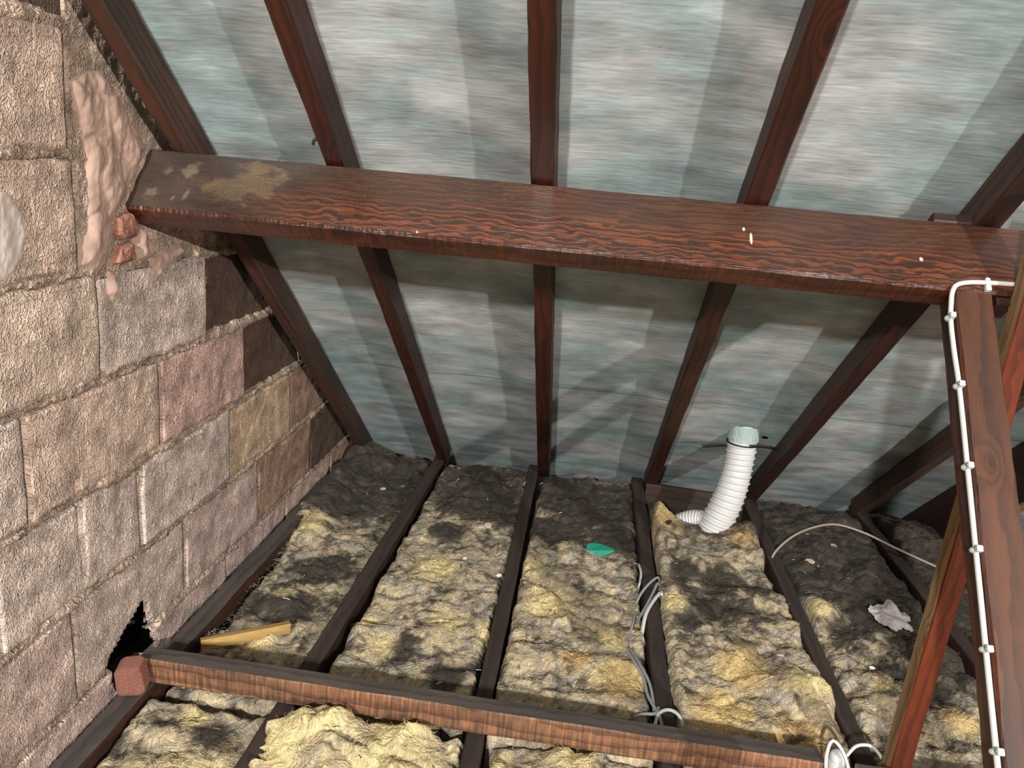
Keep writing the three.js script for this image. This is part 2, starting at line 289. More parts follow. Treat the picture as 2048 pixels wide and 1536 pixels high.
// membrane sheets: they sag a little between the rafters, are creased, and the lower sheet laps over the upper one
const RX = [-0.01, 0.064, 0.41, 0.857, 1.3, 1.748, 2.21, 2.5, 2.95, 3.4, 3.85, 4.3, 4.75, 5.2, 5.65, 6.2];
function membraneN(x, s, base) {
  let i = 0; while (i < RX.length - 2 && RX[i + 1] < x) i++;
  const t = clamp((x - RX[i]) / (RX[i + 1] - RX[i])), bay = RX[i + 1] - RX[i];
  const sag = -0.016 * Math.min(1, bay / 0.45) * Math.sin(Math.PI * t) * (0.7 + 0.5 * N2(s * 1.3, i * 7.7));
  const crease = 0.0022 * N2(x * 3.1 + i * 5, s * 26) * Math.sin(Math.PI * t) + 0.0016 * N2(x * 9, s * 14);
  return base + Math.min(0.0012, sag + crease);
}
// field() cells are square in (x, v): stretch v by the sheet's length
function sheetGeo(s0, s1, base, cell, edge) {
  const L = s1 - s0;
  return field(-0.02, WIDTH, 0, L, cell, (x, vv) => {
    const v = vv / L, q = mix(s0 + (edge ? edge(x, 0) : 0), s1 + (edge ? edge(x, 1) : 0), v);
    const k = 0.97 + 0.1 * fbm(x * 2.2, q * 1.4, 4, 77), c = [k, k, k];
    const hole = x > 1.648 && x < 1.682 && q > 0.475 && q < 0.52;                           // the slit cut beside the hose
    return { p: roofPt(x, q, membraneN(x, q, base)), color: c, keep: !hole };
  }, (x, v) => [x, s0 + v], true);
}
const lapEdge = (x) => 0.743 + 0.006 * N2(x * 2.3, 3.3) - 0.008 * x * 0;
mesh('membrane_sheet', sheetGeo(0.66, 2.5, -0.079, 0.02), M.membrane, ceiling);
mesh('membrane_sheet', sheetGeo(-0.75, 0.743, -0.0765, 0.02, (x, e) => (e ? lapEdge(x) - 0.743 : 0)), M.membrane, ceiling);
mesh('membrane_sheet', sheetGeo(2.44, 7.15, -0.081, 0.06), M.membrane, ceiling);
{ // unseen far slope: black lining added to cut the bounced light
  const g = new THREE.BoxGeometry(WIDTH + 0.3, 0.004, 8.0), c = roofPt(WIDTH / 2, 3.1, -0.1), m = mesh('dark_lining', g, M.darkLining, ceiling);
  m.position.set(c.x, c.y, 2 * RIDGE - c.z); m.rotation.x = PITCH;
}
// printed teal lines on the membrane
for (const [s, w, base] of [[0.733, 0.0042, -0.0743], [-0.062, 0.0055, -0.0743], [-0.044, 0.003, -0.0743]]) {
  const g = field(0, WIDTH, 0, 1, 1, () => ({ p: V(0, 0, 0) }));
  const pos = [], idx = [], n = 400;
  for (let i = 0; i <= n; i++) { const x = i / n * 2.9, q = s + lapEdge(x) - 0.743; for (const e of [0, 1]) { const p = roofPt(x, q + e * w, membraneN(x, q, base)); pos.push(p.x, p.y, p.z); } if (i < n) idx.push(2 * i, 2 * i + 1, 2 * i + 2, 2 * i + 1, 2 * i + 3, 2 * i + 2); }
  const l = new THREE.BufferGeometry(); l.setAttribute('position', new THREE.Float32BufferAttribute(pos, 3)); l.setIndex(idx); l.computeVertexNormals();
  mesh('printed_line', l, M.teal, ceiling);
}
pieces(ceiling);

// ---------------------------------------------------------------- gable wall of concrete blocks
const wall = structure(mesh('wall_left', gableGeo(-0.32, 0.155), BLOCK.dark));  // dark backing tint, so the pocket and gaps read as shaded
const verge = (z) => TANP * z + 0.094;                         // the masonry stops at the membrane
const HOLE = [[1.53, 0.02], [1.705, 0.0], [1.712, 0.09], [1.672, 0.118], [1.61, 0.142], [1.565, 0.168], [1.555, 0.12]];   // pocket round the binder's end (z, y)
const COURSES = []; for (let k = -1; k < 20; k++) COURSES.push(0.07 + 0.225 * k);
// perpend positions of the courses in view, listed from the row under course line 0 upwards: [z of one perpend]
const PERP = [1.59, 1.824, 1.569, 1.474, 1.688, 1.74, 1.75];
const TINT = {  // eaves blocks: own darker colour, also painting the wall's dimming that way
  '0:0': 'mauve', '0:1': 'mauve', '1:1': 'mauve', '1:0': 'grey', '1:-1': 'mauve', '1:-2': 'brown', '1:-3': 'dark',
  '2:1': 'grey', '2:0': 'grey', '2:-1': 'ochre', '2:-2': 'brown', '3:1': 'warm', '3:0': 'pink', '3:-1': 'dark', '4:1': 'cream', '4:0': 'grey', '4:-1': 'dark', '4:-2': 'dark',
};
const R1 = rng(5);
function block(z0, z1, y0, y1, mat, proud, seed) {
  const inHole = (z, y) => z > 1.5 && z < 1.75 && y < 0.2 ? polyDist(HOLE, z, y) : -1;
  const g = field(z0 - 0.006, z1 + 0.006, y0 - 0.008, y1 + 0.008, y0 < 1.5 && z0 < 2.3 ? 0.0068 : 0.02, (z, y) => {
    const j = 0.005 * N2(z * 22 + seed, y * 22) + 0.0032 * N2(z * 70, y * 70 + seed);
    const za = z0 + 0.0025 + 0.0045 * clamp(0.35 + N2(y * 17, seed) + 0.5 * N2(y * 70, seed + 3)), zb = z1 - 0.0025 - 0.0045 * clamp(0.35 + N2(y * 19, seed + 8) + 0.5 * N2(y * 75, seed + 5));
    let d = Math.min(y - y0, y1 - y) + j - 0.004;
    d = Math.min(d, (verge(z) - y) * 0.77 + 2 * j - 0.004);
    const hole = inHole(z, y) + 1.2 * j;
    const side = z < z0 + 0.001 || z > z1 - 0.001;
    let x = proud + 0.0024 * fbm(z * 22 + seed, y * 22, 3, 3) + 0.0035 * N2(z * 5 + seed, y * 5) + (z - (z0 + z1) / 2) * 0.006 * Math.sin(seed);
    x -= 0.0015 * smooth(0.02, 0, Math.min(z - za, zb - z) + 1.6 * j);                      // worn arrises
    if (y > 0.33 && y < 0.565) { const gz = 1.775 + 0.02 * (y - 0.336) * 6 * 0.6; x -= 0.009 * smooth(0.011, 0.002, Math.abs(z - gz + 0.004 * N2(y * 30, 1))) * smooth(0.33, 0.36, y) ; }   // gouge running down the face
    x = d > 0.0055 ? x : d > 0 ? mix(-0.016, x, Math.sqrt(d / 0.0055)) : -0.016;
    if (side) x = Math.min(x, -0.022);
    if (hole > -0.004) x -= 0.006;
    return { p: V(x, y, clamp(z, za, zb)), keep: d > 0 && hole < 0.001 };
  }, (z, y) => [z + seed * 0.31, y + seed * 0.17], true);
  return g.index.count ? mesh('block', g, BLOCK[mat], wall) : null;
}
const jointZ = [];
for (let row = 0; row < 16; row++) {
  const y0 = COURSES[row], y1 = COURSES[row + 1];
  const zp = PERP[row] ?? (1.5 + 0.225 * (row % 2)); jointZ[row] = [];
  for (let k = -5; k < 7; k++) {
    let z0 = zp + 0.45 * (k - 1), z1 = zp + 0.45 * k;
    jointZ[row].push(z1);
    if (z1 < -0.2 || verge(z1) < y0 + 0.015 || z0 > 4.0) continue;
    if (row >= 5 && row <= 6 && k <= 0) { if (row === 5 && k === 0) continue; if (row === 6 && k === 0) continue; }   // mortar fills these up to the rafter
    const cut = verge(z0) < y1;
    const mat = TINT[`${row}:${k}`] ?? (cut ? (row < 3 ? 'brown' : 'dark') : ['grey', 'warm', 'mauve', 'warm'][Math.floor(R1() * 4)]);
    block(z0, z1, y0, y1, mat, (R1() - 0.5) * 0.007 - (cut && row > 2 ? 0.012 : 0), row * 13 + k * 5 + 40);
  }
}
// mortar: one rough sheet behind the block faces that swells out of the bed joints
{
  const col = (a) => a;
  const g = field(-0.2, 2.6, -0.12, 1.75, 0.0052, (z, y) => {
    const yw = y + 0.005 * N2(z * 6, 2.5) + 0.003 * N2(z * 25, y * 9);
    const row = Math.floor((yw - COURSES[0]) / 0.225), t = (yw - COURSES[0]) / 0.225 - row;
    const db = Math.min(t, 1 - t) * 0.225;
    let dp = 9; for (const jz of jointZ[clamp(row, 0, 15)] ?? []) dp = Math.min(dp, Math.abs(z - jz));
    const a = fbm(z * 16, y * 16, 4, 50), b = N2(z * 70, y * 70, 0, 0, 60), big = fbm(z * 5, y * 3, 3, 71);
    const grit = N2(z * 130, y * 130, 0, 0, 63), width = 0.006 + 0.013 * clamp(0.3 + big * 1.8) + 0.006 * a;
    const smeared = row >= 4 && z > 1.3 && z < 1.75 ? 1 : 0;
    const bed = smooth(width, width * 0.3, db + 0.005 * b) * (0.0035 + 0.011 * clamp(0.05 + 1.1 * big + 1.1 * fbm(z * 12, y * 8, 3, 55))) * (1 - smeared) - 0.0035 + 0.0026 * grit;
    const perp = smooth(0.009, 0.003, dp + 0.003 * b) * (0.002 + 0.014 * clamp(big * 1.5 + 0.9 * a - 0.2)) - 0.012 + 0.003 * grit;
    const infill = row >= 5 && z < (row === 5 ? 1.735 : 1.745) && z > 1.1 ? -0.004 + 0.006 * a : -1;           // filled up with mortar beside the rafter
    const inJoint = db < width + 0.006 || dp < 0.014;
    let x = Math.max(db < width + 0.004 ? bed : -0.03, dp < 0.014 ? perp : -0.03, infill) + 0.002 * b;
    if (!inJoint && infill < -0.5) x = -0.03;
    if (z > 1.5 && z < 1.75 && y < 0.2 && polyDist(HOLE, z, y) > -0.016 + 0.008 * b) x = -0.03;
    if (y > verge(z) - 0.004) x = Math.min(x, -0.012);
    const k = 0.86 + 0.22 * a + 0.1 * b, tone = clamp(0.5 + 1.2 * fbm(z * 3, y * 3, 3, 91));
    const c = mix3([0.88, 0.85, 0.82], [1.0, 0.975, 0.94], clamp(tone * 0.6 + 0.5 * clamp(0.4 + big)));
    return { p: V(x, y, z), keep: x > -0.029 && y < verge(z) + 0.02, color: c.map((q) => lin(clamp(q * k))) };
  }, (z, y) => [z, y], true);
  mesh('mortar', g, mortarMat, wall);
}
// hand-smeared mortar round the purlin's end, a plaster smear and a white patch: outlines in (z, y)
function patch(name, P, thick, mat, { rim = 0.02, rough = 0.004, seed = 1, base = 0, layers = 0, cracks = 1 } = {}) {
  const zs = P.map((p) => p[0]), ys = P.map((p) => p[1]);
  const g = field(Math.min(...zs) - 0.02, Math.max(...zs) + 0.02, Math.min(...ys) - 0.02, Math.max(...ys) + 0.02, 0.0045, (z, y) => {
    const d = polyDist(P, z, y) + 0.006 * fbm(z * 40 + seed, y * 40, 3, seed);
    const lap = layers ? 0.0034 * (Math.floor(1.6 * (1 + fbm(z * 11 + seed, y * 7, 3, seed + 4)) * layers) / layers) : 0;
    const crack = cracks * 0.004 * smooth(0.1, 0.0, Math.abs(fbm(z * 9 + seed, y * 6, 3, seed + 40)));
    const x = d <= 0 ? -0.007 : mix(-0.007, base + thick + lap + rough * fbm(z * 30 + seed, y * 14, 5, seed + 8) + 0.0012 * N2(z * 140, y * 60) - crack, Math.sqrt(smooth(0, rim, d)));
    return { p: V(x, y, z), keep: d > 0 };
  }, (z, y) => [z, y], true);
  return mesh(name, g, mat, wall);
}
patch('mortar_smear', [[1.745, 1.33], [1.69, 1.355], [1.64, 1.36], [1.585, 1.315], [1.535, 1.262], [1.493, 1.222], [1.515, 1.185], [1.545, 1.15], [1.575, 1.12], [1.6, 1.1], [1.622, 1.07], [1.63, 1.03], [1.648, 0.985], [1.69, 0.962], [1.742, 0.985], [1.735, 1.03], [1.715, 1.06], [1.71, 1.11], [1.71, 1.2], [1.725, 1.27]], 0.004, smearMat, { seed: 3, layers: 3, rough: 0.0045, rim: 0.034 });
patch('mortar_smear', [[1.56, 1.062], [1.53, 1.055], [1.49, 1.02], [1.485, 0.985], [1.52, 0.972], [1.55, 0.98], [1.562, 1.02]], 0.016, smearMat, { seed: 9, rough: 0.008 });
patch('mortar_smear', [[1.515, 0.985], [1.46, 0.99], [1.39, 1.0], [1.32, 0.985], [1.39, 0.97], [1.44, 0.95], [1.47, 0.93], [1.49, 0.96]], 0.007, smearMat, { seed: 14, rim: 0.01 });
patch('mortar_smear', [[1.66, 0.975], [1.63, 0.97], [1.622, 0.93], [1.64, 0.9], [1.662, 0.92]], 0.012, smearMat, { seed: 21 });
patch('plaster_patch', [[1.915, 1.135], [1.882, 1.1], [1.878, 1.06], [1.888, 1.02], [1.93, 0.98], [2.3, 0.97], [2.3, 1.16], [1.95, 1.15]], 0.002, plasterMat, { seed: 5, rim: 0.012, rough: 0.003, cracks: 0 });
for (const [P, s, t] of [[[[1.625, 1.078], [1.575, 1.088], [1.548, 1.06], [1.556, 1.03], [1.6, 1.028], [1.628, 1.04]], 31, 0.012], [[[1.645, 0.98], [1.62, 1.02], [1.575, 1.024], [1.565, 0.98], [1.6, 0.976]], 37, 0.014]])
  patch('brick', P, t, brickMat, { seed: s, rim: 0.008, rough: 0.003 });
pieces(wall);

// ---------------------------------------------------------------- timbers of the roof
const rafterSpec = [ // x at s = 0, x at s = 2.4, width, label, material of inner face, of side
  [0.0605, 0.0655, 0.043, 'weathered brown rafter against the block gable wall, mossy along its edge', M.mossy, M.brown],
  [0.420, 0.406, 0.042, 'dark red rafter second from the block wall, black nail stub on its edge', M.red, M.redDull],
  [0.861, 0.856, 0.049, 'dark red rafter seen almost straight on in the middle of the roof', M.red, M.redDull],
  [1.318, 1.291, 0.048, 'dark red rafter whose foot ends just left of the white hose', M.red, M.brown],
  [1.743, 1.752, 0.046, 'dark brown rafter ending right behind the white hose', M.redDull, M.brown],
  [2.19, 2.226, 0.046, 'dusty brown rafter ending in dark insulation behind the arched grey cable', M.brown, M.brown],
];
const RAFTERS = 'rafters of the roof slope';
rafterSpec.forEach(([x0, x1, w, label, inner, sideM], i) => {
  const S0 = -0.045, s1 = 6.9, at = (s, n) => roofPt(x0 + (x1 - x0) * s / 2.4, s, n);
  // xAxis = +x; dir = up the slope; Y = dir x X = -IN
  const m = timber('rafter', at(S0, -0.0382), at(s1, -0.0382), V(1, 0, 0), w, 0.0745, [sideM, sideM, sideM, inner, sideM], { seed: i * 2.7 + 1, wobble: 0.0016 });
  tag(m, label, 'rafter', RAFTERS);
  if (i === 1) { const p = at(1.98, -0.012).add(V(-0.021, 0, 0)); const n = mesh('nail_stub', tube([p.clone().sub(m.position).add(V(0.004, 0, 0)), p.clone().sub(m.position).add(V(-0.006, -0.004, 0.002)), p.clone().sub(m.position).add(V(-0.01, -0.014, 0.0))], 0.0035), M.black, m); }
});
{ // deep rafter at the right; lit inner edge and shaded side put into the colours
  const m = timber('rafter', roofPt(2.468, -0.3, 0.024), roofPt(2.468, 6.9, 0.024), V(1, 0, 0), 0.05, 0.2, [M.redDull, M.redDull, M.redDull, M.pale, M.redDull], { seed: 21 });
  tag(m, 'extra deep dark red rafter at far right, inner edge painted paler as if lit', 'rafter');
}
// purlin: wide face towards the ridge
const PS = 1.9179, PD = 0.1608, PW = 0.0648;
function purlinMesh(x0, x1) {
  const a = roofPt(x0, PS - PW / 2, PD / 2 + 0.0008), b = roofPt(x1, PS - PW / 2, PD / 2 + 0.0008);
  // dir = +x, X axis = IN -> Y = dir x IN = x cross IN
  const g = timberGeo(a, b, IN, PD - 0.001, PW, { seed: 4, wobble: 0.0015, chamfer: 0.006 });
  return [g, a];
}
{
  const [g, a] = purlinMesh(-0.012, 3.6);
  // the wide face looks up the slope: find which group it is and give it its own metres (u from the gable, v from the roof)
  const pos = g.attributes.position, nor = g.attributes.normal, uv = g.attributes.uv, mats = [];
  for (const gr of g.groups) {
    const i = g.index.getX(gr.start + Math.floor(gr.count / 4)), n = V(nor.getX(i), nor.getY(i), nor.getZ(i));
    const up = gr.materialIndex < 4 && n.dot(UP) > 0.9;
    mats[gr.materialIndex] = up ? M.purlinFace : M.purlinEdge;
    if (up) for (let k = gr.start; k < gr.start + gr.count; k++) { const q = g.index.getX(k), p = V(pos.getX(q), pos.getY(q), pos.getZ(q)).add(a); uv.setXY(q, p.x, clamp(p.dot(IN), 0.001, 0.169)); }
  }
  const m = mesh('purlin', g, mats); m.position.copy(a);
  tag(m, 'heavy dark red beam across the roof slope carrying the rafters, grimy at the wall end', 'beam');
}
{ // packing blocks at the purlin's top and the cleat under it, beside the strut
  const m = timber('packing_block', roofPt(1.645, PS - 0.03, -0.012), roofPt(1.717, PS - 0.03, -0.012), IN, 0.022, 0.05, M.redDull, { seed: 3 });
  tag(m, 'small dark packing block on the beam beside a rafter foot', 'wood block');
  const c = timber('cleat', roofPt(1.775, PS - 0.03, 0.172), roofPt(1.745, PS - 0.03, 0.172), IN, 0.018, 0.05, M.redDull, { seed: 6 });
  tag(c, 'small dark cleat nailed under the beam beside the strut head', 'wood block');
}
{ // strut from the purlin down towards the room, square to the roof
  const s = PS - PW / 2;
  const a = roofPt(1.702, s, 0.163), b = roofPt(1.7055, s, 1.492);
  const m = timber('strut', a, b, V(1, 0, 0), 0.071, 0.0655, [M.strut, M.strut, M.strut, M.strut, M.strut], { seed: 8, wobble: 0.002, chamfer: 0.004 });
  const nor = m.geometry.attributes.normal; m.material = m.material.slice();
  for (const gr of m.geometry.groups) { const i = m.geometry.index.getX(gr.start + Math.floor(gr.count / 4)); if (V(nor.getX(i), nor.getY(i), nor.getZ(i)).dot(UP) > 0.8) m.material[gr.materialIndex] = M.strutFace; }
  tag(m, 'thick red strut propping the beam, white cable clipped down its corner', 'strut');
}
{ // hanger standing behind the strut
  const a = V(1.7665, -0.09, 1.606), b = V(1.795, 1.29, 1.606);
  const m = timber('hanger', a, b, V(1, 0, 0), 0.043, 0.046, [M.hanger, M.hanger, M.pale, M.hanger, M.hanger], { seed: 12 });
  const nor = m.geometry.attributes.normal;
  tag(m, 'slim upright timber crossing behind the strut, pale brown left side and red front', 'post');
}

// ---------------------------------------------------------------- timbers of the floor
const JOISTS = 'ceiling joists';
const joistSpec = [ // x at z = 0, x at z = 1.5, width, label
  [0.037, 0.037, 0.054, 'dusty joist lying along the foot of the block wall'],
  [0.402, 0.389, 0.046, 'brown joist just right of the yellow stick'],
  [0.816, 0.836, 0.042, 'dark joist left of the bay with the green scrap'],
  [1.266, 1.278, 0.046, 'dark joist right of the green scrap with cables crossing it'],
  [1.722, 1.737, 0.046, 'dark joist right of the lifted insulation under the white hose'],
  [2.19, 2.215, 0.046, 'dark joist in the shade right of the crumpled tissue'],
];
joistSpec.forEach(([x0, x1, w, label], i) => {
  const z0 = -0.09, z1 = 3.4, xa = x0 + (x1 - x0) * z0 / 1.5, xb = x0 + (x1 - x0) * z1 / 1.5;
  const mats = i === 0 ? M.dust : M.joist, side = i === 0 ? M.mossy : M.joistSide;
  const m = timber('joist', V(xa, -0.0545, z0), V(xb, -0.0545, z1), V(1, 0, 0), w, 0.108, [side, mats, side, mats, side], { seed: i * 3 + 30, wobble: 0.002, chamfer: 0.003 });
  // dir = +z, X = +x -> Y = z cross x = +y
  m.material = [side, mats, side, mats, side];
  tag(m, label, 'joist', JOISTS);
});
const BZ = 1.6555, BH = 0.0647;
{ // binder across the joists and the piece that carries on from it
  const m = timber('binder', V(0.03, BH / 2 + 0.001, BZ - 0.0247), V(1.598, BH / 2 + 0.001, BZ - 0.0247), V(0, 1, 0), BH - 0.002, 0.0494, [M.dust, M.sawn, M.dust, M.sawn, M.sawn], { seed: 44, wobble: 0.0015 });
  tag(m, 'rough sawn reddish timber lying across the joists, dusty black on top', 'beam');
  const n = timber('binder', V(1.672, BH / 2 + 0.001, 1.658), V(3.2, BH / 2 + 0.001, 1.655), V(0, 1, 0), BH - 0.002, 0.048, [M.dust, M.sawn, M.dust, M.sawn, M.pale], { seed: 47 });
  tag(n, 'dusty timber end at the bottom right beyond the white lampholder', 'beam');
}
{ // board between the joists at the eaves, behind the hose, and the wall plate under the joists' ends
  const b = timber('eaves_board', V(1.298, -0.03, 0.02), V(1.7, -0.03, 0.05), V(0, 1, 0), 0.11, 0.025, M.joist, { seed: 51 });
  tag(b, 'dark board between two joists at the eaves behind the white hose', 'board');
}

// ---------------------------------------------------------------- mineral wool between the joists
const DARK = [[0.16,0.14,0.14],[0.14,0.48,0.11],[0.32,0.09,0.1],[0.23,0.98,0.09],[0.22,1.2,0.07],[0.1,1.21,0.05],[0.62,0.37,0.13],[0.76,0.47,0.09],[0.58,0.65,0.07],[0.6,0.1,0.1],[1.07,0.22,0.18],[0.96,0.53,0.11],[1.18,0.55,0.11],[0.96,0.04,0.13],[1.51,0.75,0.1],[1.63,0.78,0.08],[1.4,0.71,0.07],[1.5,0.94,0.11],[1.38,1.06,0.06],[1.96,0.23,0.19],[1.97,0.59,0.17],[2.06,0.73,0.14],[2.23,0.32,0.16],[2.14,0.99,0.14],[2.32,0.66,0.16],[1.79,0.64,0.11],[1.86,0.36,0.14],[1.99,1.22,0.09],[0.59,1.38,0.06],[0.83,1.39,0.05],[0.26,1.76,0.05],[0.15,1.75,0.04],[1.01,1.56,0.05],[0.74,1.46,0.06]];  // soot patches; those at the lifted batt's fold paint its shadow
const YELLOW = [[0.1,0.72,0.085],[1.34,0.96,0.06],[1.66,1.3,0.08],[1.89,1.2,0.05],[1.15,1.17,0.06],[0.69,1.21,0.07],[0.46,1.25,0.05],[1.17,1.35,0.09],[0.5,1.70,0.11],[1.06,1.68,0.08],[1.35,0.37,0.09],[1.5,1.23,0.08],[1.43,1.43,0.09],[2.04,1.31,0.07],[0.81,1.23,0.06],[0.67,1.7,0.1],[0.43,1.8,0.08],[0.18,1.15,0.04],[0.21,1.39,0.05],[0.58,0.91,0.1],[0.87,0.83,0.08],[0.96,1.03,0.1],[0.9,1.7,0.04],[0.54,1.35,0.06],[1.79,0.89,0.05],[0.2,1.72,0.05],[0.7,1.9,0.2],[1.2,1.9,0.2],[0.3,2.0,0.2]];
const ORANGE = [[1.17,1.38,0.09],[1.35,0.4,0.1],[1.5,1.25,0.1],[1.42,1.44,0.1],[1.62,0.45,0.08],[2.04,1.31,0.06],[1.05,1.3,0.06],[1.6,1.5,0.1]];
function woolColor(x, z, h) {
  const n1 = fbm(x * 9, z * 9, 4, 200), n2 = fbm(x * 30, z * 30, 3, 210), n3 = N2(x * 110, z * 110, 0, 0, 220), n4 = fbm(x * 16 + 3 * n1, z * 16, 3, 230), n5 = N2(x * 60 + 4 * n2, z * 34 + 4 * n1, 0, 0, 240);
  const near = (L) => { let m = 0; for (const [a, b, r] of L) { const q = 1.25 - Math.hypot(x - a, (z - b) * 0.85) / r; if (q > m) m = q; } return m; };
  const dirtAndShade = smooth(0.15, 0.75, near(DARK) * 0.9 + 0.75 * n1 + 0.5 * n2 + 0.62 * smooth(0.8, 0.15, z + 0.3 * n1 + 0.1 * n5) + 0.22 * smooth(0.42, 0.34, x) * smooth(1.6, 1.3, z) + 0.55 * smooth(1.68, 1.9, x + 0.2 * n1) * smooth(1.45, 0.95, z + 0.3 * n2) + 0.18 * n3 + 0.26 * n5 + 0.07);  // soot, plus shade painted into the wool of the right-hand bays
  const clean = smooth(0.2, 0.7, near(YELLOW) * 0.85 + 0.55 * n4 + 0.35 * n2);
  const orange = smooth(0.2, 0.8, near(ORANGE) * 0.9 + 0.5 * n2 + 0.3 * n4);
  let c = mix3([0.76, 0.70, 0.575], [0.66, 0.635, 0.585], smooth(-0.25, 0.3, n4 + 0.4 * n2));
  c = mix3(c, [0.40, 0.365, 0.305], smooth(0.0, 0.55, n2 + 0.5 * n1 + 0.35 * n5));
  c = mix3(c, [0.92, 0.85, 0.61], clean * 0.75);
  c = mix3(c, [0.88, 0.70, 0.42], orange * 0.6 * (1 - 0.4 * clean));
  c = mix3(c, mix3([0.17, 0.15, 0.13], [0.31, 0.28, 0.235], clamp(0.5 + 1.3 * n2)), dirtAndShade * (1 - 0.8 * clean) * 0.96);
  const k = 1 + 0.14 * n3;
  return c.map((q) => lin(clamp(q * k)));
}
function lumps(x, z, s) {
  const wx = 0.03 * N2(x * 9 + s, z * 9), wz = 0.03 * N2(x * 9, z * 9 + s + 40), a = x + wx, b = z + wz;
  return 0.03 * Math.abs(N2(a * 6.5 + s, b * 6.5)) + 0.016 * Math.abs(N2(a * 14, b * 12 + s)) + 0.007 * Math.abs(N2(a * 31 + s, b * 28)) + 0.003 * Math.abs(N2(a * 75, b * 75 + s)) + 0.002 * N2(a * 150, b * 150 + s) - 0.02;
}
const TOPS = [];
// x0, x1, z0, z1: outline; top(x, z): mean height of the surface; an edge rolls down over `roll` metres
function batt(label, x0, x1, z0, z1, top, { seed = 1, roll = 0.02, cell = 0.0052, jag = 0.012, amp = 1, base = -0.108, backRag = 0.02, left = () => 0 } = {}) {
  const h = (x, z) => top(x, z) - 0.02 * smooth(0.08, -0.06, z) + amp * lumps(x, z, seed);
  const g = field(0, 1, 0, 1, 1, () => ({ p: V(0, 0, 0) }));
  const nx = Math.round((x1 - x0) / cell), nz = Math.round((z1 - z0) / cell), pos = [], uv = [], col = [], idx = [];
  const X = (i, z) => { const l = x0 + left(z) + jag * (fbm(z * 11 + seed, 3.7, 3, 5) + 0.3 * N2(z * 60, seed)), r = x1 + jag * (fbm(z * 11, 9.1 + seed, 3, 6) + 0.3 * N2(z * 60, seed + 9)); return mix(l, r, i / nx); };
  for (let j = -1; j <= nz + 1; j++) for (let i = -1; i <= nx + 1; i++) {
    const ii = clamp(i, 0, nx), jj = clamp(j, 0, nz), zr = mix(z0, z1, jj / nz), x = X(ii, zr);
    const z = mix(z0 + backRag * fbm(x * 18 + seed, 1.5, 3, 8), z1 + 0.012 * fbm(x * 18, 7.5 + seed, 3, 8), jj / nz);
    const d = Math.min(ii, nx - ii, jj, nz - jj) * cell;
    let y = h(x, z);
    if (d < roll) { const t = 1 - d / roll; y -= (1 - Math.sqrt(1 - t * t * 0.98)) * roll * 1.1; }
    if (i < 0 || i > nx || j < 0 || j > nz) y = base;
    pos.push(x, y, z); uv.push(x + seed * 0.13 + (i < 0 ? -0.1 : i > nx ? 0.1 : 0), z + seed * 0.29 + (j < 0 ? -0.1 : j > nz ? 0.1 : 0)); col.push(...woolColor(x, z, y));
  }
  const row = nx + 3;
  for (let j = 0; j < nz + 2; j++) for (let i = 0; i < nx + 2; i++) { const k = j * row + i; idx.push(k, k + row, k + 1, k + 1, k + row, k + row + 1); }
  const q = new THREE.BufferGeometry();
  q.setAttribute('position', new THREE.Float32BufferAttribute(pos, 3)); q.setAttribute('uv', new THREE.Float32BufferAttribute(uv, 2)); q.setAttribute('color', new THREE.Float32BufferAttribute(col, 3));
  q.setIndex(idx); q.computeVertexNormals();
  TOPS.push([x0 + (left(0) < -0.01 ? -0.06 : 0), x1, z0, z1, h]);
  const m = mesh('insulation_batt', q, M.wool);
  return tag(m, label, 'insulation', 'mineral wool batts between the joists');
}
const woolTop = (x, z, inset = 0) => { let y = -0.1; for (const [a, b, c, d, h] of TOPS) if (x > a + inset && x < b - inset && z > c + inset && z < d - inset) y = Math.max(y, h(x, z)); return y; };
const bump = (x, z, a, b, r, h) => h * Math.exp(-((x - a) ** 2 + (z - b) ** 2) / (r * r));
batt('sooty mineral wool batt beside the block wall, pale clean tuft on it', 0.074, 0.372, -0.075, 1.628, (x, z) => -0.03 + bump(x, z, 0.11, 0.74, 0.07, 0.035) + bump(x, z, 0.1, 1.3, 0.12, -0.012) + 0.045 * smooth(0.8, 0.6, z) * smooth(0.2, 0.05, x) + 0.03 * smooth(0.16, 0.0, z), { seed: 2, left: (z) => -0.062 * smooth(0.84, 0.66, z + 0.1 * N2(z * 9, 3)) });
batt('grey and cream mineral wool batt, second bay from the wall, sooty at its far end', 0.434, 0.806, -0.075, 1.628, (x, z) => -0.012 + 0.012 * smooth(0.5, 0.7, x), { seed: 7 });
batt('mineral wool batt with the green scrap lying on it', 0.862, 1.243, -0.075, 1.63, (x, z) => -0.006, { seed: 13 });
batt('tan mineral wool batt lifted up in front of the white hose', 1.312, 1.692, 0.3, 0.8, (x, z) => -0.01 + 0.062 * smooth(0.72, 0.4, z + 0.25 * (x - 1.5)) * (0.7 + 0.3 * Math.sin(x * 16)) + 0.02 * smooth(1.45, 1.32, x) * smooth(0.5, 0.36, z) + bump(x, z, 1.48, 0.62, 0.1, 0.02), { seed: 19, roll: 0.025, backRag: 0.05 });
batt('thick orange-brown mineral wool batt bulging over the joist left of the post', 1.306, 1.712, 0.775, 1.628, (x, z) => 0.004 + bump(x, z, 1.34, 0.93, 0.07, 0.03) + bump(x, z, 1.66, 1.31, 0.09, 0.035) + bump(x, z, 1.5, 1.15, 0.2, 0.012), { seed: 25, jag: 0.02 });
batt('blackened mineral wool batt, sooty and painted darker for shade, with the crumpled tissue lying on it', 1.765, 2.17, -0.1, 1.628, (x, z) => -0.008 + bump(x, z, 1.79, 0.87, 0.08, 0.03) + bump(x, z, 1.9, 1.2, 0.07, 0.02), { seed: 31 });
